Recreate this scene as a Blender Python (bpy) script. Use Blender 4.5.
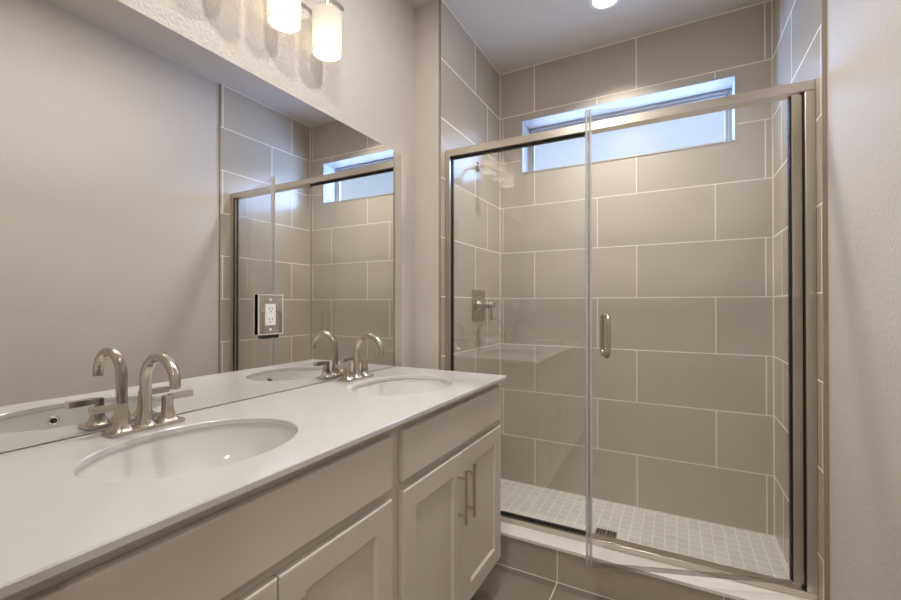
import bpy, bmesh, math
from mathutils import Vector, Matrix
from mathutils.geometry import tessellate_polygon

for o in list(bpy.data.objects):
    bpy.data.objects.remove(o)
S = bpy.context.scene
COL = S.collection
R = math.radians
PI = math.pi

# ------------------------------------------------------------------ camera
CAMZ = 1.21
cd = bpy.data.cameras.new('camera')
cam = bpy.data.objects.new('camera', cd)
COL.objects.link(cam)
cam.location = (0, 0, CAMZ)
cam.rotation_euler = (R(90 + 0.34), 0, R(28.2816))
cd.sensor_width = 36.0
cd.lens = 420.74 / 901 * 36.0
cd.shift_y = 1.95 / 901
cd.clip_start = 0.02
S.camera = cam

# ------------------------------------------------------------------ view
S.view_settings.view_transform = 'Standard'
S.view_settings.look = 'None'
S.view_settings.gamma = 1.0
S.view_settings.use_curve_mapping = False
S.view_settings.exposure = 0.72

# ------------------------------------------------------------------ sky
W = bpy.data.worlds.new('sky')
S.world = W
W.use_nodes = True
wn = W.node_tree
wn.nodes.clear()
w_out = wn.nodes.new('ShaderNodeOutputWorld')
w_bg = wn.nodes.new('ShaderNodeBackground')
w_tc = wn.nodes.new('ShaderNodeTexCoord')
w_sep = wn.nodes.new('ShaderNodeSeparateXYZ')
w_ramp = wn.nodes.new('ShaderNodeValToRGB')
w_map = wn.nodes.new('ShaderNodeMapRange')
w_map.inputs['From Min'].default_value = -1
w_map.inputs['From Max'].default_value = 1
wn.links.new(w_tc.outputs['Generated'], w_sep.inputs[0])
wn.links.new(w_sep.outputs['Z'], w_map.inputs['Value'])
wn.links.new(w_map.outputs[0], w_ramp.inputs[0])
cr = w_ramp.color_ramp
SIDE_GLOW_L, SIDE_GLOW_R = 17.0, 9.0
SKY = [(-90, (1.3, 1.5, 2.0)), (-2, (1.3, 1.5, 2.0)), (5, (1.0, 1.2, 1.6)), (9, (0.8, 0.95, 1.2)), (13, (0.48, 0.59, 0.80)), (27, (0.41, 0.53, 0.78)),
       (34, (0.8, 1.05, 1.5)), (90, (0.8, 1.1, 1.6))]
cr.elements[1].position = 1.0
for i, (el, c) in enumerate(SKY):
    p = (math.sin(R(el)) + 1) / 2
    if i == 0: e = cr.elements[0]
    elif i == len(SKY) - 1: e = cr.elements[len(cr.elements) - 1]
    else: e = cr.elements.new(p)
    e.color = c + (1,)
# glow lobes added beside the window view to tint the shower walls blue
w_l = wn.nodes.new('ShaderNodeMapRange'); w_l.interpolation_type = 'SMOOTHSTEP'
w_r = wn.nodes.new('ShaderNodeMapRange'); w_r.interpolation_type = 'SMOOTHSTEP'
w_d = wn.nodes.new('ShaderNodeMath'); w_d.operation = 'SUBTRACT'; w_d.inputs[1].default_value = 0.34
wn.links.new(w_sep.outputs['X'], w_d.inputs[0])
w_e = wn.nodes.new('ShaderNodeMath'); w_e.operation = 'ABSOLUTE'
wn.links.new(w_d.outputs[0], w_e.inputs[0])
for n, a, b, src, gl in ((w_l, -0.34, -0.42, w_sep.outputs['X'], SIDE_GLOW_L), (w_r, 0.20, 0.13, w_e.outputs[0], SIDE_GLOW_R)):
    wn.links.new(src, n.inputs['Value'])
    n.inputs['From Min'].default_value = a; n.inputs['From Max'].default_value = b
    n.inputs['To Min'].default_value = 0.0; n.inputs['To Max'].default_value = gl
w_a = wn.nodes.new('ShaderNodeMath'); w_a.operation = 'ADD'
wn.links.new(w_l.outputs[0], w_a.inputs[0]); wn.links.new(w_r.outputs[0], w_a.inputs[1])
w_v = wn.nodes.new('ShaderNodeVectorMath'); w_v.operation = 'SCALE'
w_v.inputs[0].default_value = (0.25, 0.40, 0.80)
wn.links.new(w_a.outputs[0], w_v.inputs['Scale'])
w_s = wn.nodes.new('ShaderNodeVectorMath'); w_s.operation = 'ADD'
wn.links.new(w_ramp.outputs[0], w_s.inputs[0]); wn.links.new(w_v.outputs[0], w_s.inputs[1])
wn.links.new(w_s.outputs[0], w_bg.inputs['Color'])
w_bg.inputs['Strength'].default_value = 1.0
wn.links.new(w_bg.outputs[0], w_out.inputs[0])
BULB = 5.0          # vanity lamp bulbs
SHOWER_DL = 6.5     # watts, recessed light over the shower
ROOM_FILL = 6.3       # watts, each fill light added out of view over the vanity
BED_FILL = 12.0       # watts, each fill lamp added in the unseen room behind the doorway

# ------------------------------------------------------------------ node helpers
def new_mat(name):
    m = bpy.data.materials.new(name)
    m.use_nodes = True
    nt = m.node_tree
    return m, nt, nt.nodes['Principled BSDF']

def sock(nt, a, b):
    if isinstance(a, (int, float)):
        b.default_value = a
    else:
        nt.links.new(a, b)

def mth(nt, op, a, b=None, c=None):
    n = nt.nodes.new('ShaderNodeMath')
    n.operation = op
    sock(nt, a, n.inputs[0])
    if b is not None: sock(nt, b, n.inputs[1])
    if c is not None: sock(nt, c, n.inputs[2])
    return n.outputs[0]

def mixc(nt, f, a, b):
    n = nt.nodes.new('ShaderNodeMix')
    n.data_type = 'RGBA'
    sock(nt, f, n.inputs[0])
    for v, i in ((a, 6), (b, 7)):
        if isinstance(v, tuple): n.inputs[i].default_value = v + (1,) if len(v) == 3 else v
        else: nt.links.new(v, n.inputs[i])
    return n.outputs[2]

def noise(nt, vec, scale, detail=3, rough=0.5):
    n = nt.nodes.new('ShaderNodeTexNoise')
    n.inputs['Scale'].default_value = scale
    n.inputs['Detail'].default_value = detail
    n.inputs['Roughness'].default_value = rough
    if vec is not None: nt.links.new(vec, n.inputs['Vector'])
    return n.outputs['Fac']

def bump(nt, h, strength, dist, bsdf):
    n = nt.nodes.new('ShaderNodeBump')
    n.inputs['Strength'].default_value = strength
    n.inputs['Distance'].default_value = dist
    nt.links.new(h, n.inputs['Height'])
    nt.links.new(n.outputs[0], bsdf.inputs['Normal'])

def coords(nt):
    t = nt.nodes.new('ShaderNodeTexCoord')
    return t.outputs['Object']

def plain(name, col, rough=0.5, metal=0.0, spec=0.5, var=0.0):
    m, nt, b = new_mat(name)
    b.inputs['Roughness'].default_value = rough
    b.inputs['Metallic'].default_value = metal
    b.inputs['Specular IOR Level'].default_value = spec
    if var:
        c = coords(nt)
        f = noise(nt, c, 9, 3)
        nt.links.new(mixc(nt, f, tuple(x * (1 - var) for x in col), tuple(min(1, x * (1 + var)) for x in col)), b.inputs['Base Color'])
    else:
        b.inputs['Base Color'].default_value = col + (1,)
    return m

def paint(name, col, tex=0.25, scale=95):
    m, nt, b = new_mat(name)
    b.inputs['Base Color'].default_value = col + (1,)
    b.inputs['Roughness'].default_value = 0.62
    b.inputs['Specular IOR Level'].default_value = 0.4
    c = coords(nt)
    h = noise(nt, c, scale, 2, 0.5)
    h2 = mth(nt, 'SMOOTHSTEP' if False else 'MULTIPLY', h, h)
    bump(nt, h2, tex, 0.006, b)
    return m

def tile_mat(name, au, aw, L, H, u0, u1, w0, col, grout, g=0.0058, rough=0.30, var=0.05, cloud=0.07):
    """rectangular tiles in courses: au/aw = axis along / across the courses, u0/u1 = joint offsets of even / odd courses"""
    m, nt, b = new_mat(name)
    c = coords(nt)
    sp = nt.nodes.new('ShaderNodeSeparateXYZ')
    nt.links.new(c, sp.inputs[0])
    u, w = sp.outputs[au], sp.outputs[aw]
    wk = mth(nt, 'DIVIDE', mth(nt, 'SUBTRACT', w, w0), H)
    k = mth(nt, 'FLOOR', wk)
    par = mth(nt, 'FLOORED_MODULO', k, 2.0)
    off = mth(nt, 'MULTIPLY_ADD', par, u1 - u0, u0)
    uk = mth(nt, 'DIVIDE', mth(nt, 'SUBTRACT', u, off), L)
    cu = mth(nt, 'FLOOR', uk)
    fu = mth(nt, 'MULTIPLY', mth(nt, 'FRACT', uk), L)
    fw = mth(nt, 'MULTIPLY', mth(nt, 'FRACT', wk), H)
    du = mth(nt, 'MINIMUM', fu, mth(nt, 'SUBTRACT', L, fu))
    dw = mth(nt, 'MINIMUM', fw, mth(nt, 'SUBTRACT', H, fw))
    d = mth(nt, 'MINIMUM', du, dw)
    mr = nt.nodes.new('ShaderNodeMapRange')
    mr.interpolation_type = 'SMOOTHSTEP'
    nt.links.new(d, mr.inputs['Value'])
    mr.inputs['From Min'].default_value = g * 0.5 - 0.0007
    mr.inputs['From Max'].default_value = g * 0.5 + 0.0007
    mask = mr.outputs[0]
    cb = nt.nodes.new('ShaderNodeCombineXYZ')
    nt.links.new(cu, cb.inputs[0]); nt.links.new(k, cb.inputs[1])
    wnz = nt.nodes.new('ShaderNodeTexWhiteNoise')
    nt.links.new(cb.outputs[0], wnz.inputs['Vector'])
    cl = noise(nt, c, 3.5, 5, 0.62)
    br = mth(nt, 'ADD', mth(nt, 'MULTIPLY_ADD', wnz.outputs['Value'], 2 * var, 1 - var),
             mth(nt, 'MULTIPLY_ADD', cl, 2 * cloud, -cloud))
    vm = nt.nodes.new('ShaderNodeVectorMath'); vm.operation = 'SCALE'
    vm.inputs[0].default_value = col
    nt.links.new(br, vm.inputs['Scale'])
    nt.links.new(mixc(nt, mask, grout, vm.outputs[0]), b.inputs['Base Color'])
    rr = mth(nt, 'MULTIPLY_ADD', mask, rough - 0.8, 0.8)
    nt.links.new(rr, b.inputs['Roughness'])
    b.inputs['Specular IOR Level'].default_value = 0.7
    # drawn-out vertical streaks of the glaze
    mpn = nt.nodes.new('ShaderNodeMapping')
    sc_ = [60.0, 60.0, 60.0]
    if aw == 2: sc_[2] = 5.0
    mpn.inputs['Scale'].default_value = sc_
    nt.links.new(c, mpn.inputs['Vector'])
    st = noise(nt, mpn.outputs[0], 1.0, 2)
    bump(nt, mth(nt, 'MULTIPLY_ADD', st, 0.14, mask), 0.4, 0.0015, b)
    return m

def emis(name, col, strength):
    m = bpy.data.materials.new(name)
    m.use_nodes = True
    nt = m.node_tree
    nt.nodes.clear()
    o = nt.nodes.new('ShaderNodeOutputMaterial')
    e = nt.nodes.new('ShaderNodeEmission')
    e.inputs[0].default_value = col + (1,)
    e.inputs[1].default_value = strength
    nt.links.new(e.outputs[0], o.inputs[0])
    return m

def thin_glass(name, tint, ior=1.5, extra=0.0, frost=None, grough=0.0):
    """a pane seen through: Fresnel reflection over clear transmission"""
    m = bpy.data.materials.new(name)
    m.use_nodes = True
    nt = m.node_tree
    nt.nodes.clear()
    o = nt.nodes.new('ShaderNodeOutputMaterial')
    t = nt.nodes.new('ShaderNodeBsdfTransparent')
    t.inputs[0].default_value = tint + (1,)
    g = nt.nodes.new('ShaderNodeBsdfGlossy')
    g.inputs['Roughness'].default_value = grough
    geo = nt.nodes.new('ShaderNodeNewGeometry')
    dp = nt.nodes.new('ShaderNodeVectorMath'); dp.operation = 'DOT_PRODUCT'
    nt.links.new(geo.outputs['Normal'], dp.inputs[0]); nt.links.new(geo.outputs['Incoming'], dp.inputs[1])
    inv = mth(nt, 'SUBTRACT', 1.0, mth(nt, 'ABSOLUTE', dp.outputs['Value']))
    f0 = ((ior - 1) / (ior + 1)) ** 2 + extra
    mx = nt.nodes.new('ShaderNodeMixShader')
    nt.links.new(mth(nt, 'MULTIPLY_ADD', mth(nt, 'POWER', inv, 5.0), 0.9 - f0, f0), mx.inputs[0])
    nt.links.new(t.outputs[0], mx.inputs[1])
    nt.links.new(g.outputs[0], mx.inputs[2])
    last = mx.outputs[0]
    if frost:
        d = nt.nodes.new('ShaderNodeBsdfPrincipled')
        d.inputs['Base Color'].default_value = frost[0] + (1,)
        d.inputs['Roughness'].default_value = 0.25
        m2 = nt.nodes.new('ShaderNodeMixShader')
        m2.inputs[0].default_value = frost[1]
        nt.links.new(last, m2.inputs[1]); nt.links.new(d.outputs[0], m2.inputs[2])
        last = m2.outputs[0]
    nt.links.new(last, o.inputs[0])
    return m

# ------------------------------------------------------------------ materials
WALL = paint('wall_paint', (0.60, 0.555, 0.505), 0.35, 85)
WALLT = paint('wall_paint_heavy_texture', (0.60, 0.555, 0.505), 1.0, 105)
CEIL = paint('ceiling_paint', (0.66, 0.62, 0.585), 0.12, 90)
TC = (0.49, 0.434, 0.360)
GR = (0.88, 0.83, 0.75)
ZP = 0.03
CH = 2.745 / 9
T_BACK = tile_mat('back_wall_tile', 0, 2, 0.61, CH, -0.816, -0.425, ZP, TC, GR, rough=0.48)
T_SIDE_L = tile_mat('plumbing_wall_tile', 1, 2, 0.61, CH, 2.28, 2.462, ZP, TC, GR, rough=0.2)
T_SIDE_R = tile_mat('hinge_wall_tile', 1, 2, 0.61, CH, 2.476, 2.278, ZP, TC, GR, rough=0.2)
T_CURB = tile_mat('curb_tile', 0, 2, 0.61, 0.305, -0.462, -0.462, 0.0, TC, GR)
T_FLOOR = tile_mat('floor_tile', 0, 1, 0.61, 0.305, -0.157, -0.462, 1.84, (0.27, 0.235, 0.185), (0.74, 0.69, 0.6))
T_PAN = tile_mat('mosaic_tile', 0, 1, 0.0535, 0.0535, -0.325, -0.325, 2.275, (0.67, 0.65, 0.605), (0.88, 0.86, 0.82), 0.005, 0.5, 0.05, 0.04)
QUARTZ = None
def _quartz():
    m, nt, b = new_mat('white_quartz')
    c = coords(nt)
    a = noise(nt, c, 260, 2)
    bl = noise(nt, c, 14, 4)
    f = mth(nt, 'ADD', mth(nt, 'MULTIPLY', a, 0.5), mth(nt, 'MULTIPLY', bl, 0.5))
    nt.links.new(mixc(nt, f, (0.565, 0.55, 0.535), (0.655, 0.64, 0.625)), b.inputs['Base Color'])
    b.inputs['Roughness'].default_value = 0.16
    return m
QUARTZ = _quartz()
CAP = plain('curb_cap_stone', (0.84, 0.81, 0.77), 0.3, var=0.03)
CERAMIC = plain('white_ceramic', (0.73, 0.715, 0.69), 0.1)
CAB = plain('cabinet_paint', (0.58, 0.53, 0.46), 0.42, spec=0.4)
CABIN = plain('cabinet_inside', (0.30, 0.26, 0.2), 0.7)
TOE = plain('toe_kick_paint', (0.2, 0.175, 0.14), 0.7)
NICKEL = plain('brushed_nickel', (0.56, 0.505, 0.43), 0.22, 1.0)
NICKEL2 = plain('satin_nickel', (0.56, 0.50, 0.425), 0.32, 1.0)
CHROME = plain('chrome', (0.75, 0.74, 0.72), 0.1, 1.0)
MIRROR = plain('silvered_mirror', (0.83, 0.825, 0.81), 0.0, 1.0)
RIM_GLINT = plain('painted_edge_highlight', (0.85, 0.83, 0.80), 0.45, 0.5)  # edge highlight put into the colour
STEELM = plain('mirror_steel', (0.80, 0.785, 0.76), 0.06, 1.0)
FRAMEM = plain('satin_frame_metal', (0.62, 0.575, 0.505), 0.28, 1.0)
BLACK = plain('black_rubber_and_gap', (0.012, 0.012, 0.012), 0.5)  # gaskets and holes, also strips standing in for shade in the hinge gap
DARK = plain('dark_bronze_strip', (0.38, 0.32, 0.25), 0.4, 0.5)
WHITEP = plain('white_plastic', (0.82, 0.8, 0.78), 0.3)
VINYL = plain('white_vinyl', (0.45, 0.455, 0.47), 0.35)
GLASS = thin_glass('shower_glass', (0.97, 0.975, 0.97), 1.5, 0.075)
WGLASS = thin_glass('window_glass', (0.97, 0.98, 0.98), grough=0.35)
SEAL = thin_glass('clear_vinyl_seal', (0.85, 0.85, 0.88), 1.45, 0.05, ((0.72, 0.70, 0.69), 0.14))
FIN = thin_glass('frosted_vinyl_fin', (0.9, 0.9, 0.92), 1.45, 0.06, ((0.86, 0.84, 0.82), 0.6))
SWEEP = thin_glass('clear_vinyl_sweep', (0.8, 0.79, 0.77), 1.45, 0.03, ((0.36, 0.33, 0.29), 0.22))
DIFFM = emis('lit_diffuser', (1.0, 0.95, 0.87), 1.3)
BULBM = emis('bulb_glow', (1.0, 0.88, 0.72), BULB)
DLGLOW = emis('recessed_light_glow', (1.0, 0.96, 0.89), 2.5)

def _shade_mat():
    m = bpy.data.materials.new('opal_glass_shade')
    m.use_nodes = True
    nt = m.node_tree
    nt.nodes.clear()
    o = nt.nodes.new('ShaderNodeOutputMaterial')
    t = nt.nodes.new('ShaderNodeBsdfTransparent'); t.inputs[0].default_value = (1, 0.96, 0.9, 1)
    tl = nt.nodes.new('ShaderNodeBsdfTranslucent'); tl.inputs[0].default_value = (0.5, 0.475, 0.44, 1)
    g = nt.nodes.new('ShaderNodeBsdfDiffuse'); g.inputs[0].default_value = (0.5, 0.475, 0.44, 1)
    e = nt.nodes.new('ShaderNodeEmission'); e.inputs[0].default_value = (1, 0.92, 0.8, 1); e.inputs[1].default_value = 0.14
    a = nt.nodes.new('ShaderNodeMixShader'); a.inputs[0].default_value = 0.4
    nt.links.new(tl.outputs[0], a.inputs[1]); nt.links.new(g.outputs[0], a.inputs[2])
    b = nt.nodes.new('ShaderNodeMixShader'); b.inputs[0].default_value = 0.3
    nt.links.new(a.outputs[0], b.inputs[1]); nt.links.new(t.outputs[0], b.inputs[2])
    c = nt.nodes.new('ShaderNodeAddShader')
    nt.links.new(b.outputs[0], c.inputs[0]); nt.links.new(e.outputs[0], c.inputs[1])
    nt.links.new(c.outputs[0], o.inputs[0])
    return m
SHADEM = _shade_mat()

# ------------------------------------------------------------------ mesh helpers
def bm_box(bm, lo, hi):
    x0, y0, z0 = lo; x1, y1, z1 = hi
    v = [bm.verts.new(p) for p in ((x0, y0, z0), (x1, y0, z0), (x1, y1, z0), (x0, y1, z0), (x0, y0, z1), (x1, y0, z1), (x1, y1, z1), (x0, y1, z1))]
    for f in ((0, 3, 2, 1), (4, 5, 6, 7), (0, 1, 5, 4), (1, 2, 6, 5), (2, 3, 7, 6), (3, 0, 4, 7)):
        bm.faces.new([v[i] for i in f])

def bm_loft(bm, rings, cap0=True, cap1=True, closed=False):
    vs = [[bm.verts.new(p) for p in r] for r in rings]
    n = len(vs[0])
    pairs = list(zip(vs[:-1], vs[1:]))
    if closed: pairs.append((vs[-1], vs[0]))
    for a, b in pairs:
        for i in range(n):
            j = (i + 1) % n
            bm.faces.new((a[i], a[j], b[j], b[i]))
    if not closed:
        if cap0: bm.faces.new(list(reversed(vs[0])))
        if cap1: bm.faces.new(vs[-1])

def bm_tube(bm, pts, rad, n=20):
    pts = [Vector(p) for p in pts]
    rr = rad if isinstance(rad, (list, tuple)) else [rad] * len(pts)
    t0 = (pts[1] - pts[0]).normalized()
    ref = Vector((0, 0, 1)) if abs(t0.z) < 0.9 else Vector((1, 0, 0))
    nrm = t0.cross(ref).normalized()
    rings = []
    for i, p in enumerate(pts):
        if i == 0: t = t0
        elif i == len(pts) - 1: t = (pts[i] - pts[i - 1]).normalized()
        else: t = ((pts[i] - pts[i - 1]).normalized() + (pts[i + 1] - pts[i]).normalized()).normalized()
        nrm = (nrm - t * nrm.dot(t)).normalized()
        bn = t.cross(nrm)
        rings.append([p + (nrm * math.cos(2 * PI * k / n) + bn * math.sin(2 * PI * k / n)) * rr[i] for k in range(n)])
    bm_loft(bm, rings)

def bm_lathe(bm, prof, centre=(0, 0, 0), axis='Z', n=40, sx=1.0, sy=1.0, closed=False, cap0=True, cap1=True):
    """prof: list of (radius, height) along axis"""
    c = Vector(centre)
    rings = []
    for r, h in prof:
        ring = []
        for k in range(n):
            a = 2 * PI * k / n
            p, q = r * math.cos(a) * sx, r * math.sin(a) * sy
            if axis == 'Z': ring.append(c + Vector((p, q, h)))
            elif axis == 'X': ring.append(c + Vector((h, p, q)))
            else: ring.append(c + Vector((q, h, p)))
        rings.append(ring)
    bm_loft(bm, rings, cap0, cap1, closed)

def obj(name, bm, mat, parent=None, smooth=None, bevel=0.0, seg=2):
    bmesh.ops.recalc_face_normals(bm, faces=bm.faces[:])
    me = bpy.data.meshes.new(name)
    bm.to_mesh(me)
    bm.free()
    o = bpy.data.objects.new(name, me)
    COL.objects.link(o)
    me.materials.append(mat)
    if smooth is not None:
        for p in me.polygons: p.use_smooth = True
        me.set_sharp_from_angle(angle=R(smooth))
    if bevel:
        b = o.modifiers.new('edge', 'BEVEL')
        b.width = bevel; b.segments = seg; b.limit_method = 'ANGLE'; b.angle_limit = R(40)
        b.harden_normals = False
    if parent is not None:
        o.parent = parent
        o.matrix_parent_inverse = Matrix.Translation(parent.location).inverted() if False else Matrix.Identity(4)
        o.location = -parent.location if not parent.parent else Vector((0, 0, 0))
    return o

def B(*boxes):
    bm = bmesh.new()
    for lo, hi in boxes: bm_box(bm, lo, hi)
    return bm

def tag(o, label=None, cat=None, group=None, kind=None):
    if label: o['label'] = label
    if cat: o['category'] = cat
    if group: o['group'] = group
    if kind: o['kind'] = kind
    return o

def thing(name, label, cat, loc, group=None):
    o = bpy.data.objects.new(name, None)
    o.empty_display_size = 0.05
    COL.objects.link(o)
    o.location = loc
    return tag(o, label, cat, group)

def copy_tree(o, parent=None):
    c = o.copy()
    COL.objects.link(c)
    if parent is not None: c.parent = parent
    for ch in [k for k in bpy.data.objects if k.parent == o]:
        copy_tree(ch, c)
    return c

def struct(name, bm, mat, bevel=0.0, parent=None):
    o = obj(name, bm, mat, parent, bevel=bevel)
    if parent is None: o['kind'] = 'structure'
    return o

# ------------------------------------------------------------------ setting
ZC = 2.774
XW = -1.2104          # vanity wall
XL = -1.0575          # tiled plumbing wall
XR = 0.436            # tiled hinge wall
XP = 0.448            # painted wall opposite the vanity
YB = 2.6755           # tiled back wall
YW = 1.8587           # face of the short wing wall
YF = 0.12             # face of the entrance wall
wx0, wx1, wz0, wz1 = -0.9075, 0.283, 2.074, 2.431

struct('floor', B(((-2.6, -3.2, -0.1), (2.2, 1.845, 0.0))), T_FLOOR)
struct('ceiling', B(((-2.6, -3.2, ZC), (2.2, 2.86, ZC + 0.1))), CEIL)
struct('wall_left', B(((-1.34, 0.12, 0), (XW, YW, ZC))), WALLT)
struct('wall_wing', B(((-1.34, YW, 0), (XL - 0.011, 2.86, ZC))), WALL)
struct('wall_right', B(((XP, 0.01, 0), (0.58, 2.86, ZC))), WALL)
struct('wall_front', B(((-2.6, 0.01, 0), (-0.53, YF, ZC)), ((-0.53, 0.01, 2.06), (0.41, YF, ZC)), ((0.41, 0.01, 0), (XP, YF, ZC))), WALL)
struct('wall_front_side', B(((0.58, 0.01, 0), (2.2, YF, ZC))), WALL)
struct('wall_bedroom_left', B(((-2.7, -3.2, 0), (-2.6, YF, ZC))), WALL)
struct('wall_bedroom_right', B(((2.2, -3.2, 0), (2.3, YF, ZC))), WALL)
struct('wall_bedroom_rear', B(((-2.7, -3.3, 0), (2.3, -3.2, ZC))), WALL)
struct('wall_back', B(((-1.34, YB, 0), (wx0, 2.86, ZC)), ((wx1, YB, 0), (XP, 2.86, ZC)),
                      ((wx0, YB, 0), (wx1, 2.86, wz0)), ((wx0, YB, wz1), (wx1, 2.86, ZC))), T_BACK)
struct('wall_shower_left', B(((XL - 0.011, YW + 0.004, 0), (XL, YB, ZC))), T_SIDE_L)
struct('wall_shower_right', B(((XR, 1.85, 0), (XP, YB, ZC))), T_SIDE_R)
struct('trim_1', B(((XL - 0.011, YW, 0), (XL + 0.001, YW + 0.004, ZC))), DARK)
struct('trim_2', B(((XR - 0.001, 1.8455, 0), (XP + 0.0015, 1.85, ZC))), DARK)
struct('wall_curb', B(((XL, 1.84, 0), (XR, 1.965, 0.147))), T_CURB)
struct('trim_3', B(((XL, 1.823, 0.147), (XR, 1.978, 0.162))), CAP, bevel=0.002)
struct('floor_shower', B(((XL, 1.965, -0.05), (XR, YB, ZP))), T_PAN)
CAULK = plain('white_caulk', GR, 0.6)
c_ = 0.0045
struct('trim_4', B(((XL, YB - c_, ZP), (XL + c_, YB, ZC))), CAULK)
struct('trim_5', B(((XR - c_, YB - c_, ZP), (XR, YB, ZC))), CAULK)
struct('trim_6', B(((XL + c_, YB - c_, ZC - c_), (XR - c_, YB, ZC))), CAULK)
struct('trim_7', B(((XL, YW + 0.004, ZC - c_), (XL + c_, YB - c_, ZC))), CAULK)
struct('trim_8', B(((XR - c_, 1.85, ZC - c_), (XR, YB - c_, ZC))), CAULK)
struct('trim_9', B(((XR - c_, 1.978, ZP), (XR, YB - c_, ZP + c_))), CAULK)

# window above the shower: white surround, two-stage frame, pane
win = bpy.data.objects.new('window_1', None); COL.objects.link(win); win['kind'] = 'structure'
t = 0.010
y0, y1 = YB - 0.004, 2.86
obj('surround', B(((wx0, y0, wz0), (wx0 + t, y1, wz1)), ((wx1 - t, y0, wz0), (wx1, y1, wz1)),
                  ((wx0 + t, y0, wz0), (wx1 - t, y1, wz0 + t)), ((wx0 + t, y0, wz1 - t), (wx1 - t, y1, wz1))), VINYL, win, bevel=0.001)
def ring_frame(x0, x1, z0, z1, ya, yb, w):
    return B(((x0, ya, z0), (x0 + w, yb, z1)), ((x1 - w, ya, z0), (x1, yb, z1)), ((x0 + w, ya, z0), (x1 - w, yb, z0 + w)), ((x0 + w, ya, z1 - w), (x1 - w, yb, z1)))
obj('outer_frame', ring_frame(wx0 + t, wx1 - t, wz0 + t, wz1 - t, 2.815, 2.855, 0.016), VINYL, win, bevel=0.002)
obj('sash_frame', ring_frame(wx0 + t + 0.016, wx1 - t - 0.016, wz0 + t + 0.016, wz1 - t - 0.016, 2.828, 2.85, 0.014), VINYL, win, bevel=0.002)
obj('pane', B(((wx0 + t + 0.03, 2.838, wz0 + t + 0.03), (wx1 - t - 0.03, 2.842, wz1 - t - 0.03))), WGLASS, win)

# ------------------------------------------------------------------ vanity cabinet
van = thing('vanity_cabinet', 'long greige painted double vanity cabinet with recessed-panel doors under the white countertop', 'cabinet', (-0.93, 0.905, 0))
XF = -0.671           # face frame plane
XD = -0.652           # outer face of doors and drawer fronts
VY0, VY1 = 0.14, 1.665
ZT = 0.8915
obj('side_panel', B(((-1.205, VY1 - 0.016, 0.0), (-0.76, VY1, 0.115)), ((-1.205, VY1 - 0.016, 0.115), (XF - 0.019, VY1, ZT))), CAB, van)
obj('side_panel', B(((-1.205, VY0, 0.0), (-0.76, VY0 + 0.016, 0.115)), ((-1.205, VY0, 0.115), (XF - 0.019, VY0 + 0.016, ZT))), CAB, van)
obj('bottom_panel', B(((-1.205, VY0 + 0.016, 0.135), (XF - 0.019, VY1 - 0.016, 0.15))), CABIN, van)
obj('back_panel', B(((-1.209, VY0 + 0.016, 0.15), (-1.20, VY1 - 0.016, ZT))), CABIN, van)
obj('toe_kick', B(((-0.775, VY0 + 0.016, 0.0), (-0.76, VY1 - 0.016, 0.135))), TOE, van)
fr = []
xa, xb = XF - 0.019, XF
for ya, yb in ((VY0, 0.194), (0.885, 0.956), (1.647, VY1)): fr.append(((xa, ya, 0.135), (xb, yb, ZT)))
for ya, yb in ((0.194, 0.885), (0.956, 1.647)):
    fr.append(((xa, ya, 0.135), (xb, yb, 0.168)))
    fr.append(((xa, ya, 0.690), (xb, yb, 0.742)))
    fr.append(((xa, ya, 0.852), (xb, yb, ZT)))
obj('face_frame', B(*fr), CAB, van)

def slab_front(ya, yb, za, zb):
    bm = bmesh.new()
    def ring(x, i): return [(x, ya + i, za + i), (x, yb - i, za + i), (x, yb - i, zb - i), (x, ya + i, zb - i)]
    bm_loft(bm, [ring(XF + 0.0005, 0), ring(XD - 0.0035, 0), ring(XD - 0.001, 0.0012), ring(XD, 0.004)])
    return bm
def shaker(ya, yb, za, zb):
    bm = bmesh.new()
    def ring(x, i): return [(x, ya + i, za + i), (x, yb - i, za + i), (x, yb - i, zb - i), (x, ya + i, zb - i)]
    bm_loft(bm, [ring(XF + 0.0005, 0), ring(XD - 0.0035, 0), ring(XD - 0.001, 0.0012), ring(XD, 0.004), ring(XD, 0.0615), ring(XD - 0.001, 0.063), ring(XD - 0.009, 0.068), ring(XD - 0.0095, 0.070)])
    return bm
def pull(y, za, zb, parent):
    bm = bmesh.new()
    bm_tube(bm, [(XD + 0.03, y, za), (XD + 0.03, y, zb)], 0.006, 16)
    for z in (za + 0.027, zb - 0.027):
        bm_tube(bm, [(XD - 0.0005, y, z), (XD + 0.029, y, z)], 0.0048, 12)
    return obj('handle', bm, NICKEL2, parent, smooth=40)
for ya, yb in ((0.184, 0.895), (0.946, 1.657)):
    obj('drawer_front', slab_front(ya, yb, 0.7296, 0.867), CAB, van)
    ym = (ya + yb) / 2
    for a, b, yp in ((ya, ym - 0.0015, ym - 0.032), (ym + 0.0015, yb, ym + 0.032)):
        d = obj('door', shaker(a, b, 0.153, 0.7033), CAB, van)
        h = pull(yp, 0.473, 0.654, d)

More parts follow.
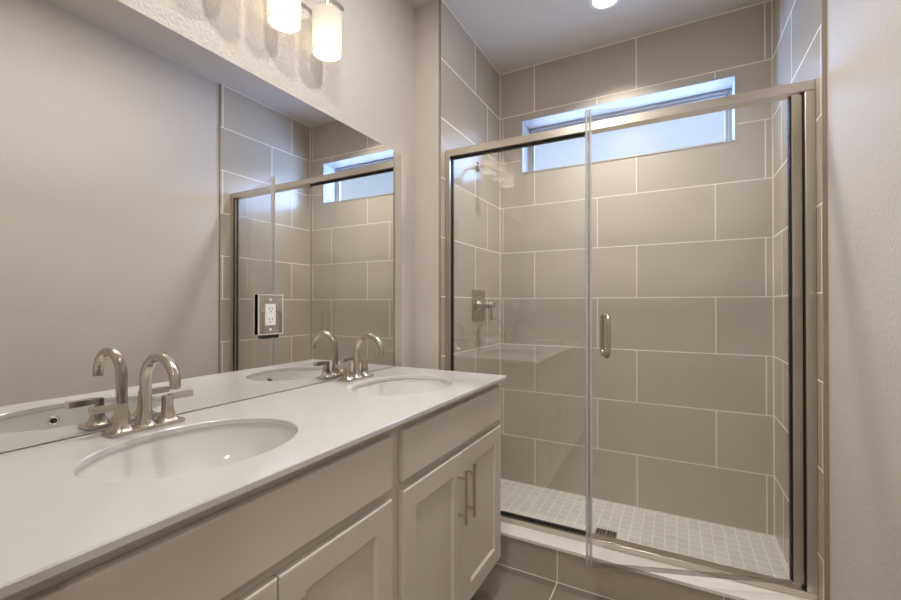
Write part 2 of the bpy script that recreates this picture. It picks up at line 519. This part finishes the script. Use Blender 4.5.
# ------------------------------------------------------------------ countertop with two oval cut-outs
CT0, CT1 = ZT, 0.9075
SINKS = (0.555, 1.325)
SX, SAX, SAY = -0.916, 0.174, 0.2125
def ellipse(cx, cy, ax, ay, n=72):
    return [(cx + ax * math.cos(2 * PI * k / n), cy + ay * math.sin(2 * PI * k / n)) for k in range(n)]
def counter():
    bm = bmesh.new()
    outer = [(XW + 0.0005, 0.124), (-0.64, 0.124), (-0.64, 1.695), (XW + 0.0005, 1.695)]
    e = 0.0025
    def inset(i): return [(XW + 0.0005 + i, 0.124 + i), (-0.64 - i, 0.124 + i), (-0.64 - i, 1.695 - i), (XW + 0.0005 + i, 1.695 - i)]
    def loopset(i, z):
        out = [[bm.verts.new((x, y, z)) for x, y in inset(i)]]
        for cy in SINKS:
            out.append([bm.verts.new((x, y, z)) for x, y in ellipse(SX, cy, SAX + i, SAY + i)])
        return out
    L = [loopset(e, CT1), loopset(0, CT1 - e), loopset(0, CT0 + e), loopset(e, CT0)]
    for A, Bq in zip(L[:-1], L[1:]):
        for la, lb in zip(A, Bq):
            n = len(la)
            for i in range(n):
                bm.faces.new((la[i], la[(i + 1) % n], lb[(i + 1) % n], lb[i]))
    for k in (0, 3):
        flat = [v for lp in L[k] for v in lp]
        tris = tessellate_polygon([[v.co for v in lp] for lp in L[k]])
        for tr in tris:
            try: bm.faces.new([flat[i] for i in tr])
            except ValueError: pass
    return bm
o = obj('countertop', counter(), QUARTZ)
tag(o, 'long white quartz countertop with two oval sink cut-outs on the greige vanity', 'countertop')

# ------------------------------------------------------------------ undermount basins
def basin(cy, label):
    r = thing('sink_basin', label, 'sink', (SX, cy, ZT - 0.16), 'oval undermount sinks')
    bm = bmesh.new()
    prof = [(1.03, ZT - 0.001), (1.02, ZT - 0.012), (0.99, ZT - 0.05), (0.92, ZT - 0.09), (0.76, ZT - 0.125), (0.5, ZT - 0.143), (0.2, ZT - 0.15), (0.10, ZT - 0.152)]
    outp = [(0.10, ZT - 0.162), (0.52, ZT - 0.156), (0.80, ZT - 0.137), (0.98, ZT - 0.095), (1.05, ZT - 0.05), (1.08, ZT - 0.014), (1.13, ZT - 0.013), (1.13, ZT - 0.001)]
    rings = [[(SX + SAX * s * math.cos(2 * PI * k / 64), cy + SAY * s * math.sin(2 * PI * k / 64), z) for k in range(64)] for s, z in prof + outp]
    bm_loft(bm, rings, closed=True)
    obj('bowl', bm, CERAMIC, r, smooth=50)
    bm = bmesh.new()
    bm_lathe(bm, [(0.006, ZT - 0.158), (0.027, ZT - 0.158), (0.027, ZT - 0.149), (0.022, ZT - 0.147), (0.019, ZT - 0.150), (0.006, ZT - 0.150)], (SX, cy, 0), n=32)
    obj('drain', bm, NICKEL, r, smooth=40)
    # overflow ring on the front wall of the bowl
    bm = bmesh.new()
    nrm = Vector((-0.96, 0, 0.28)).normalized()
    c = Vector((SX + SAX * 1.002, cy, ZT - 0.034)) + nrm * 0.0005
    q = nrm.to_track_quat('Z', 'Y').to_matrix()
    rings = []
    for rad, h in ((0.0145, -0.004), (0.0145, 0.002), (0.0115, 0.0035), (0.0085, 0.002), (0.0085, -0.004)):
        rings.append([c + q @ Vector((rad * math.cos(2 * PI * k / 28), rad * math.sin(2 * PI * k / 28), h)) for k in range(28)])
    bm_loft(bm, rings, closed=True)
    ov = obj('overflow_ring', bm, CHROME, r, smooth=40)
    bm = bmesh.new()
    bm_loft(bm, [[c + q @ Vector((0.0086 * math.cos(2 * PI * k / 20), 0.0086 * math.sin(2 * PI * k / 20), h)) for k in range(20)] for h in (-0.004, 0.0005)])
    obj('overflow_hole', bm, BLACK, ov)
    return r
basin(SINKS[0], 'oval white undermount sink farther from the shower, set in the white countertop')
basin(SINKS[1], 'oval white undermount sink at the countertop end next to the shower glass')

# ------------------------------------------------------------------ faucets
FX = -1.147
def sq_ring(cx, cy, z, h, r, n=6):
    pts = []
    for qx, qy, a0 in ((1, 1, 0), (-1, 1, 90), (-1, -1, 180), (1, -1, 270)):
        for k in range(n + 1):
            a = R(a0 + 90 * k / n)
            pts.append((cx + qx * (h - r) + r * math.cos(a), cy + qy * (h - r) + r * math.sin(a), z))
    return pts
def faucet(cy, label):
    r = thing('centerset_faucet', label, 'faucet', (FX, cy, CT1), 'brushed nickel two-handle faucets')
    z0 = CT1 + 0.0004
    bm = bmesh.new()
    bm_box(bm, (FX - 0.026, cy - 0.081, z0), (FX + 0.026, cy + 0.081, z0 + 0.009))
    obj('base_plate', bm, NICKEL, r, bevel=0.002)
    bm = bmesh.new()
    pts, rad = [], []
    for z, q in ((0.008, 0.025), (0.012, 0.0215), (0.018, 0.018), (0.026, 0.0152), (0.036, 0.0135), (0.05, 0.0128), (0.085, 0.0128)):
        pts.append((FX, cy, z0 + z)); rad.append(q)
    ra = 0.0635
    for k in range(25):
        a = R(180 - 186 * k / 24)
        pts.append((FX + ra + ra * math.cos(a), cy, z0 + 0.1145 + ra * math.sin(a))); rad.append(0.0128 - 0.0012 * k / 24)
    bm_tube(bm, pts, rad, 28)
    obj('spout', bm, NICKEL, r, smooth=45)
    for s in (-1, 1):
        hy = cy + s * 0.051
        bm = bmesh.new()
        rings = []
        for z, h, q in ((0.008, 0.0235, 0.012), (0.011, 0.021, 0.011), (0.016, 0.0172, 0.009), (0.023, 0.0138, 0.006), (0.032, 0.0112, 0.003), (0.044, 0.0102, 0.002), (0.0705, 0.0102, 0.002)):
            rings.append(sq_ring(FX, hy, z0 + z, h, q))
        bm_loft(bm, rings)
        hd = obj('handle', bm, NICKEL, r, smooth=30)
        bm = bmesh.new()
        ya, yb = (hy + s * 0.004, hy + s * 0.0605)
        bm_box(bm, (FX - 0.0095, min(ya, yb), z0 + 0.0575), (FX + 0.0085, max(ya, yb), z0 + 0.0725))
        obj('lever', bm, NICKEL, hd, bevel=0.0012)
    return r
faucet(SINKS[0], 'brushed nickel gooseneck faucet behind the sink farther from the shower')
faucet(SINKS[1], 'brushed nickel gooseneck faucet behind the sink next to the shower glass')

# ------------------------------------------------------------------ mirror and the outlet set in it
XM = -1.2043
mz0, mz1 = CT1 + 0.003, 1.9546
bm = bmesh.new()
bm_box(bm, (XW + 0.0003, 0.122, mz0), (XM, 1.7225, mz1))
o = obj('wall_mirror', bm, MIRROR)
tag(o, 'large frameless rectangular mirror on the wall above the white countertop', 'mirror')

oy, oz = 0.953, 1.1765      # centre of the cover plate
ol = thing('power_outlet', 'white power outlet in a mirror-finish cover plate set into the big mirror', 'outlet', (XM, oy, oz))
px = XM + 0.008
obj('back_box', B(((XM + 0.0004, oy - 0.034, oz - 0.079), (px - 0.0005, oy + 0.034, oz + 0.055))), BLACK, ol)
cp = obj('cover_plate', B(((px, oy - 0.048, oz - 0.0665), (px + 0.004, oy + 0.048, oz + 0.0665))), STEELM, ol, bevel=0.001)
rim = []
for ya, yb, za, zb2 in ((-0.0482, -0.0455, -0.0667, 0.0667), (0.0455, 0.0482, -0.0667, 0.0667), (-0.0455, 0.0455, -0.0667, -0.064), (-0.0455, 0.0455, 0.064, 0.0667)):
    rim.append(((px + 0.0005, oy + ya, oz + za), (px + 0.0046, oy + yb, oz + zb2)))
obj('plate_edge_glint', B(*rim), RIM_GLINT, cp)  # pale strips stand in for light caught on the plate edges
ry = oy - 0.003
rc = obj('receptacle', B(((px + 0.003, ry - 0.0195, oz - 0.0355), (px + 0.0065, ry + 0.0195, oz + 0.0355))), WHITEP, ol, bevel=0.001)
sl = bmesh.new()
for zc in (oz - 0.0185, oz + 0.0165):
    for dy, hh in ((-0.0055, 0.0042), (0.0055, 0.0036)):
        bm_box(sl, (px + 0.0063, ry + dy - 0.0011, zc - hh + 0.003), (px + 0.0067, ry + dy + 0.0011, zc + hh + 0.003))
    bm_box(sl, (px + 0.0063, ry - 0.0022, zc - 0.0088), (px + 0.0067, ry + 0.0022, zc - 0.0045))
obj('slots', sl, BLACK, rc)
for z in (oz - 0.050, oz + 0.049):
    bm = bmesh.new()
    bm_lathe(bm, [(0.0042, 0), (0.0042, 0.0012), (0.0025, 0.002)], (px + 0.0039, ry, z), 'X', 16)
    obj('screw', bm, WHITEP, ol, smooth=40)

# switch plate on the entrance wall at the end of the vanity
sw = thing('light_switch', 'white light switch plate on the end wall beside the mirror', 'switch', (-1.12, YF, 1.21))
obj('cover_plate', B(((-1.155, YF + 0.0002, 1.152), (-1.085, YF + 0.005, 1.268))), WHITEP, sw, bevel=0.001)
obj('rocker', B(((-1.137, YF + 0.004, 1.176), (-1.103, YF + 0.009, 1.244))), WHITEP, sw, bevel=0.001)

# ------------------------------------------------------------------ vanity light
LX, LB, LH, LR = -1.139, 2.136, 0.156, 0.0528
LYS = (1.1508, 0.9583, 0.7658)
vl = thing('vanity_light', 'three-shade brushed nickel vanity light with white glass cylinders on the textured wall above the mirror', 'light', (XW, LYS[1], 2.35))
zb = 2.357
obj('wall_plate', B(((XW + 0.0003, LYS[1] - 0.06, zb - 0.055), (XW + 0.018, LYS[1] + 0.06, zb + 0.055))), NICKEL2, vl, bevel=0.003)
obj('arm', B(((XW + 0.018, LYS[1] - 0.012, zb - 0.008), (LX - 0.008, LYS[1] + 0.012, zb + 0.008))), NICKEL2, vl)
obj('bar', B(((LX - 0.006, LYS[2] - 0.085, zb - 0.008), (LX + 0.006, LYS[0] + 0.085, zb + 0.004))), NICKEL2, vl, bevel=0.0015)
for y in LYS:
    bm = bmesh.new()
    bm_lathe(bm, [(0.006, zb - 0.008), (0.006, LB + LH + 0.022), (0.026, LB + LH + 0.018), (0.026, LB + LH + 0.0002)], (LX, y, 0), n=28)
    obj('socket_cup', bm, NICKEL2, vl, smooth=40)
    bm = bmesh.new()
    bm_lathe(bm, [(LR, LB), (LR, LB + LH - 0.006), (LR - 0.005, LB + LH), (0.012, LB + LH), (0.012, LB + LH - 0.003), (LR - 0.007, LB + LH - 0.004), (LR - 0.003, LB + LH - 0.009), (LR - 0.003, LB)], (LX, y, 0), n=48, closed=True)
    sh = obj('shade', bm, SHADEM, vl, smooth=50)
    bm = bmesh.new()
    bmesh.ops.create_uvsphere(bm, u_segments=28, v_segments=16, radius=0.038, matrix=Matrix.Translation((LX, y, LB + 0.050)))
    obj('bulb', bm, BULBM, sh, smooth=60)
    bm = bmesh.new()
    bm_lathe(bm, [(LR - 0.0034, LB + 0.0015), (LR - 0.0034, LB + 0.0045)], (LX, y, 0), n=48)
    obj('diffuser', bm, DIFFM, sh)
    bm = bmesh.new()
    bm_lathe(bm, [(0.0112, LB + 0.080), (0.0112, LB + LH + 0.001)], (LX, y, 0), n=20)
    obj('socket', bm, WHITEP, sh, smooth=60)

# ------------------------------------------------------------------ recessed lights
def downlight(x, y, rad, power, label, grp=None, beam=178):
    r = thing('recessed_light', label, 'light', (x, y, ZC), grp)
    bm = bmesh.new()
    bm_lathe(bm, [(rad, ZC - 0.0003), (rad + 0.018, ZC - 0.0003), (rad + 0.017, ZC - 0.005), (rad, ZC - 0.007)], (x, y, 0), n=48, closed=True)
    obj('trim_ring', bm, WHITEP, r, smooth=40)
    bm = bmesh.new()
    bm_lathe(bm, [(rad - 0.0005, ZC - 0.0003), (rad - 0.0005, ZC - 0.003)], (x, y, 0), n=48)
    obj('lens', bm, DLGLOW, r)
    ld = bpy.data.lights.new('recessed_lamp', 'AREA')
    ld.shape = 'DISK'; ld.size = 2 * rad - 0.01
    ld.energy = power; ld.color = (1.0, 0.966, 0.905)
    ld.spread = R(beam)
    lo = bpy.data.objects.new('lamp', ld)
    COL.objects.link(lo)
    lo.parent = r
    lo.location = (0, 0, -0.0075)
    return r
downlight(-0.318, 2.262, 0.062, SHOWER_DL, 'round white recessed ceiling light over the tiled shower', beam=114)
downlight(-0.45, 0.55, 0.075, ROOM_FILL, 'round white fill light added to the ceiling in front of the sink farther from the shower')  # added out of view to brighten the vanity area
downlight(-0.42, 1.25, 0.075, ROOM_FILL, 'round white fill light added to the ceiling in front of the sink next to the shower')  # second added fill, brightens the painted wall and the wing wall
for x in (-1.2, 0.0, 1.2):
    downlight(x, -1.4, 0.09, BED_FILL, 'round white fill light added to the ceiling of the unseen room beyond the entrance', 'added bedroom fill lights')  # added lamps, frontal fill through the doorway

# ------------------------------------------------------------------ shower enclosure
enc = thing('shower_enclosure', 'brushed nickel framed glass shower enclosure with a hinged glass door standing ajar', 'shower enclosure', (-0.31, 1.94, 0.162))
YA, YZ = 1.915, 1.965
YG = 1.945
hz0, hz1 = 1.974, 2.011
FXE = -0.349
obj('header', B(((XL + 0.0005, YA, hz0), (XR - 0.0005, YZ, hz1))), FRAMEM, enc, bevel=0.0015)
obj('threshold', B(((XL + 0.0005, YA, 0.1625), (XR - 0.0005, YZ, 0.188))), FRAMEM, enc, bevel=0.0015)
obj('wall_channel', B(((XL + 0.0005, YA, 0.188), (XL + 0.026, YZ, hz0))), FRAMEM, enc, bevel=0.001)
obj('hinge_jamb', B(((0.405, YA, 0.188), (XR - 0.0005, YZ, hz0))), FRAMEM, enc, bevel=0.002)
obj('fixed_panel', B(((XL + 0.026, YG - 0.003, 0.188), (FXE, YG + 0.003, hz0))), GLASS, enc)
obj('panel_gasket', B(((XL + 0.026, YG - 0.009, 0.196), (XL + 0.031, YG + 0.009, hz0 - 0.008)),
                ((XL + 0.026, YG - 0.009, 0.188), (FXE, YG + 0.009, 0.196)),
                ((XL + 0.026, YG - 0.009, hz0 - 0.008), (FXE, YG + 0.009, hz0))), BLACK, enc)
obj('hinge_gap_shade', B(((0.3965, YA + 0.014, 0.19), (0.405, YZ - 0.012, hz0))), BLACK, enc)  # black strip drawn in for the dark gap between stile and jamb
obj('edge_seal', B(((FXE, YG - 0.006, 0.188), (FXE + 0.006, YG + 0.006, hz0))), SEAL, enc)
enc.rotation_euler.z = 0.0107
# door, hinged on the jamb, its free edge swung towards the room
hinge = Vector((0.398, 1.935, 0))
free = Vector((-0.305, 1.694, 0)) + (Vector((-0.305, 1.694, 0)) - Vector((0.398, 1.935, 0))).normalized() * 0.011
dl = (free - hinge).length
dirv = (free - hinge).normalized()
ang = math.atan2(dirv.y, dirv.x)
dz0, dz1 = 0.208, 1.967
M = Matrix.Translation(hinge) @ Matrix.Rotation(ang, 4, 'Z')     # local x runs from hinge to free edge; local +y faces the room side or the shower side
def dobj(name, bm, mat, parent, **k):
    bm.transform(M)
    return obj(name, bm, mat, parent, **k)
door = dobj('door', B(((0.036, -0.003, dz0 + 0.004), (dl - 0.022, 0.003, dz1))), GLASS, enc)
door['label'] = 'hinged clear glass door leaf'
dobj('hinge_stile', B(((0.003, -0.011, dz0), (0.036, 0.011, dz1))), FRAMEM, door, bevel=0.002)
dobj('gasket', B(((0.036, -0.006, dz0 + 0.006), (0.041, 0.006, dz1))), BLACK, door)
dobj('edge_seal', B(((dl - 0.022, -0.007, dz0), (dl, 0.007, dz1))), SEAL, door, bevel=0.0015)
for xa, xb in ((dl - 0.022, dl - 0.016), (dl - 0.006, dl)):
    dobj('seal_fin', B(((xa, -0.009, dz0), (xb, 0.009, dz1))), FIN, door, bevel=0.001)
dobj('pivot_gap_shade', B(((0.0, -0.009, dz0), (0.0028, 0.009, dz1))), BLACK, door)  # stile side of the same gap, its shade put in as black
dobj('bottom_sweep', B(((0.036, -0.005, dz0 - 0.010), (dl - 0.022, 0.005, dz0 + 0.004))), SWEEP, door)
bm = bmesh.new()
hx = dl - 0.073
for s in (-1, 1):
    pts = []
    za, zb_ = 1.003, 1.176
    rr = 0.022
    pts.append((hx, s * 0.003, za + 0.010))
    off = 0.052
    for k in range(7):
        a = R(90 * k / 6)
        pts.append((hx, s * (off - rr + rr * math.sin(a)), za + 0.010 + rr - rr * math.cos(a)))
    for k in range(7):
        a = R(90 * k / 6)
        pts.append((hx, s * (off - rr + rr * math.cos(a)), zb_ - 0.010 - rr + rr * math.sin(a)))
    pts.append((hx, s * 0.003, zb_ - 0.010))
    bm_tube(bm, pts, 0.0088, 18)
dobj('handle', bm, NICKEL, door, smooth=45)

# ------------------------------------------------------------------ shower valve and shower head on the plumbing wall
vz, vy = 1.206, 2.317
sv = thing('shower_valve', 'square nickel shower valve plate with lever handle on the tiled side wall', 'shower valve', (XL, vy, vz))
obj('escutcheon', B(((XL + 0.0003, vy - 0.09, vz - 0.09), (XL + 0.007, vy + 0.09, vz + 0.09))), NICKEL, sv, bevel=0.002)
bm = bmesh.new()
bm_lathe(bm, [(0.036, 0.0065), (0.034, 0.012), (0.028, 0.02), (0.026, 0.045), (0.018, 0.05)], (XL, vy, vz), 'X', 36)
obj('hub', bm, NICKEL, sv, smooth=40)
bm = bmesh.new()
bm_lathe(bm, [(0.017, 0.049), (0.017, 0.062), (0.021, 0.065), (0.021, 0.104), (0.018, 0.107)], (XL, vy, vz), 'X', 32)
hn = obj('handle', bm, NICKEL, sv, smooth=40)
obj('lever', B(((XL + 0.080, vy - 0.008, vz - 0.085), (XL + 0.094, vy + 0.008, vz - 0.015))), NICKEL, hn, bevel=0.002)

az = 2.037
ay = 2.305
shh = thing('wall_mounted_shower', 'nickel shower head on a short wall arm above the valve', 'shower head', (XL, ay, az))
bm = bmesh.new()
bm_lathe(bm, [(0.030, 0.0003), (0.030, 0.005), (0.024, 0.010), (0.012, 0.014)], (XL, ay, az), 'X', 32)
obj('flange', bm, NICKEL, shh, smooth=40)
bm = bmesh.new()
pts = [(XL + 0.010, ay, az), (XL + 0.05, ay, az)]
for k in range(1, 8):
    a = R(50 * k / 7)
    pts.append((XL + 0.05 + 0.05 * math.sin(a), ay, az - 0.05 + 0.05 * math.cos(a)))
e1 = Vector(pts[-1]); dv = Vector((math.cos(R(50)), 0, -math.sin(R(50))))
pts.append(tuple(e1 + dv * 0.03))
bm_tube(bm, pts, 0.0095, 18)
obj('arm', bm, NICKEL, shh, smooth=45)
bm = bmesh.new()
q = dv.to_track_quat('Z', 'Y').to_matrix()
e2 = e1 + dv * 0.026
rings = [[e2 + q @ Vector((r_ * math.cos(2 * PI * k / 32), r_ * math.sin(2 * PI * k / 32), h)) for k in range(32)] for r_, h in ((0.013, 0), (0.014, 0.015), (0.020, 0.022), (0.036, 0.045), (0.037, 0.054), (0.033, 0.056))]
bm_loft(bm, rings)
obj('spray_head', bm, NICKEL, shh, smooth=40)

# ------------------------------------------------------------------ floor drain
fd = thing('shower_drain', 'square dark metal drain grate in the white mosaic shower floor', 'drain', (-0.325, 2.275, ZP))
dx, dy = -0.325, 2.275
obj('frame', B(((dx - 0.053, dy - 0.053, ZP + 0.0002), (dx + 0.053, dy + 0.053, ZP + 0.0015))), BLACK, fd)
gb = [((dx - 0.053, dy - 0.053, ZP + 0.001), (dx - 0.046, dy + 0.053, ZP + 0.004)), ((dx + 0.046, dy - 0.053, ZP + 0.001), (dx + 0.053, dy + 0.053, ZP + 0.004)),
      ((dx - 0.046, dy - 0.053, ZP + 0.001), (dx + 0.046, dy - 0.046, ZP + 0.004)), ((dx - 0.046, dy + 0.046, ZP + 0.001), (dx + 0.046, dy + 0.053, ZP + 0.004)),
      ((dx - 0.006, dy - 0.046, ZP + 0.001), (dx + 0.006, dy + 0.046, ZP + 0.004)), ((dx - 0.046, dy - 0.004, ZP + 0.001), (dx + 0.046, dy + 0.004, ZP + 0.004))]
for k in (-0.031, -0.018, 0.018, 0.031):
    gb.append(((dx + k - 0.002, dy - 0.046, ZP + 0.001), (dx + k + 0.002, dy + 0.046, ZP + 0.0035)))
obj('grate', B(*gb), plain('dark_steel', (0.42, 0.38, 0.33), 0.35, 0.9), fd)
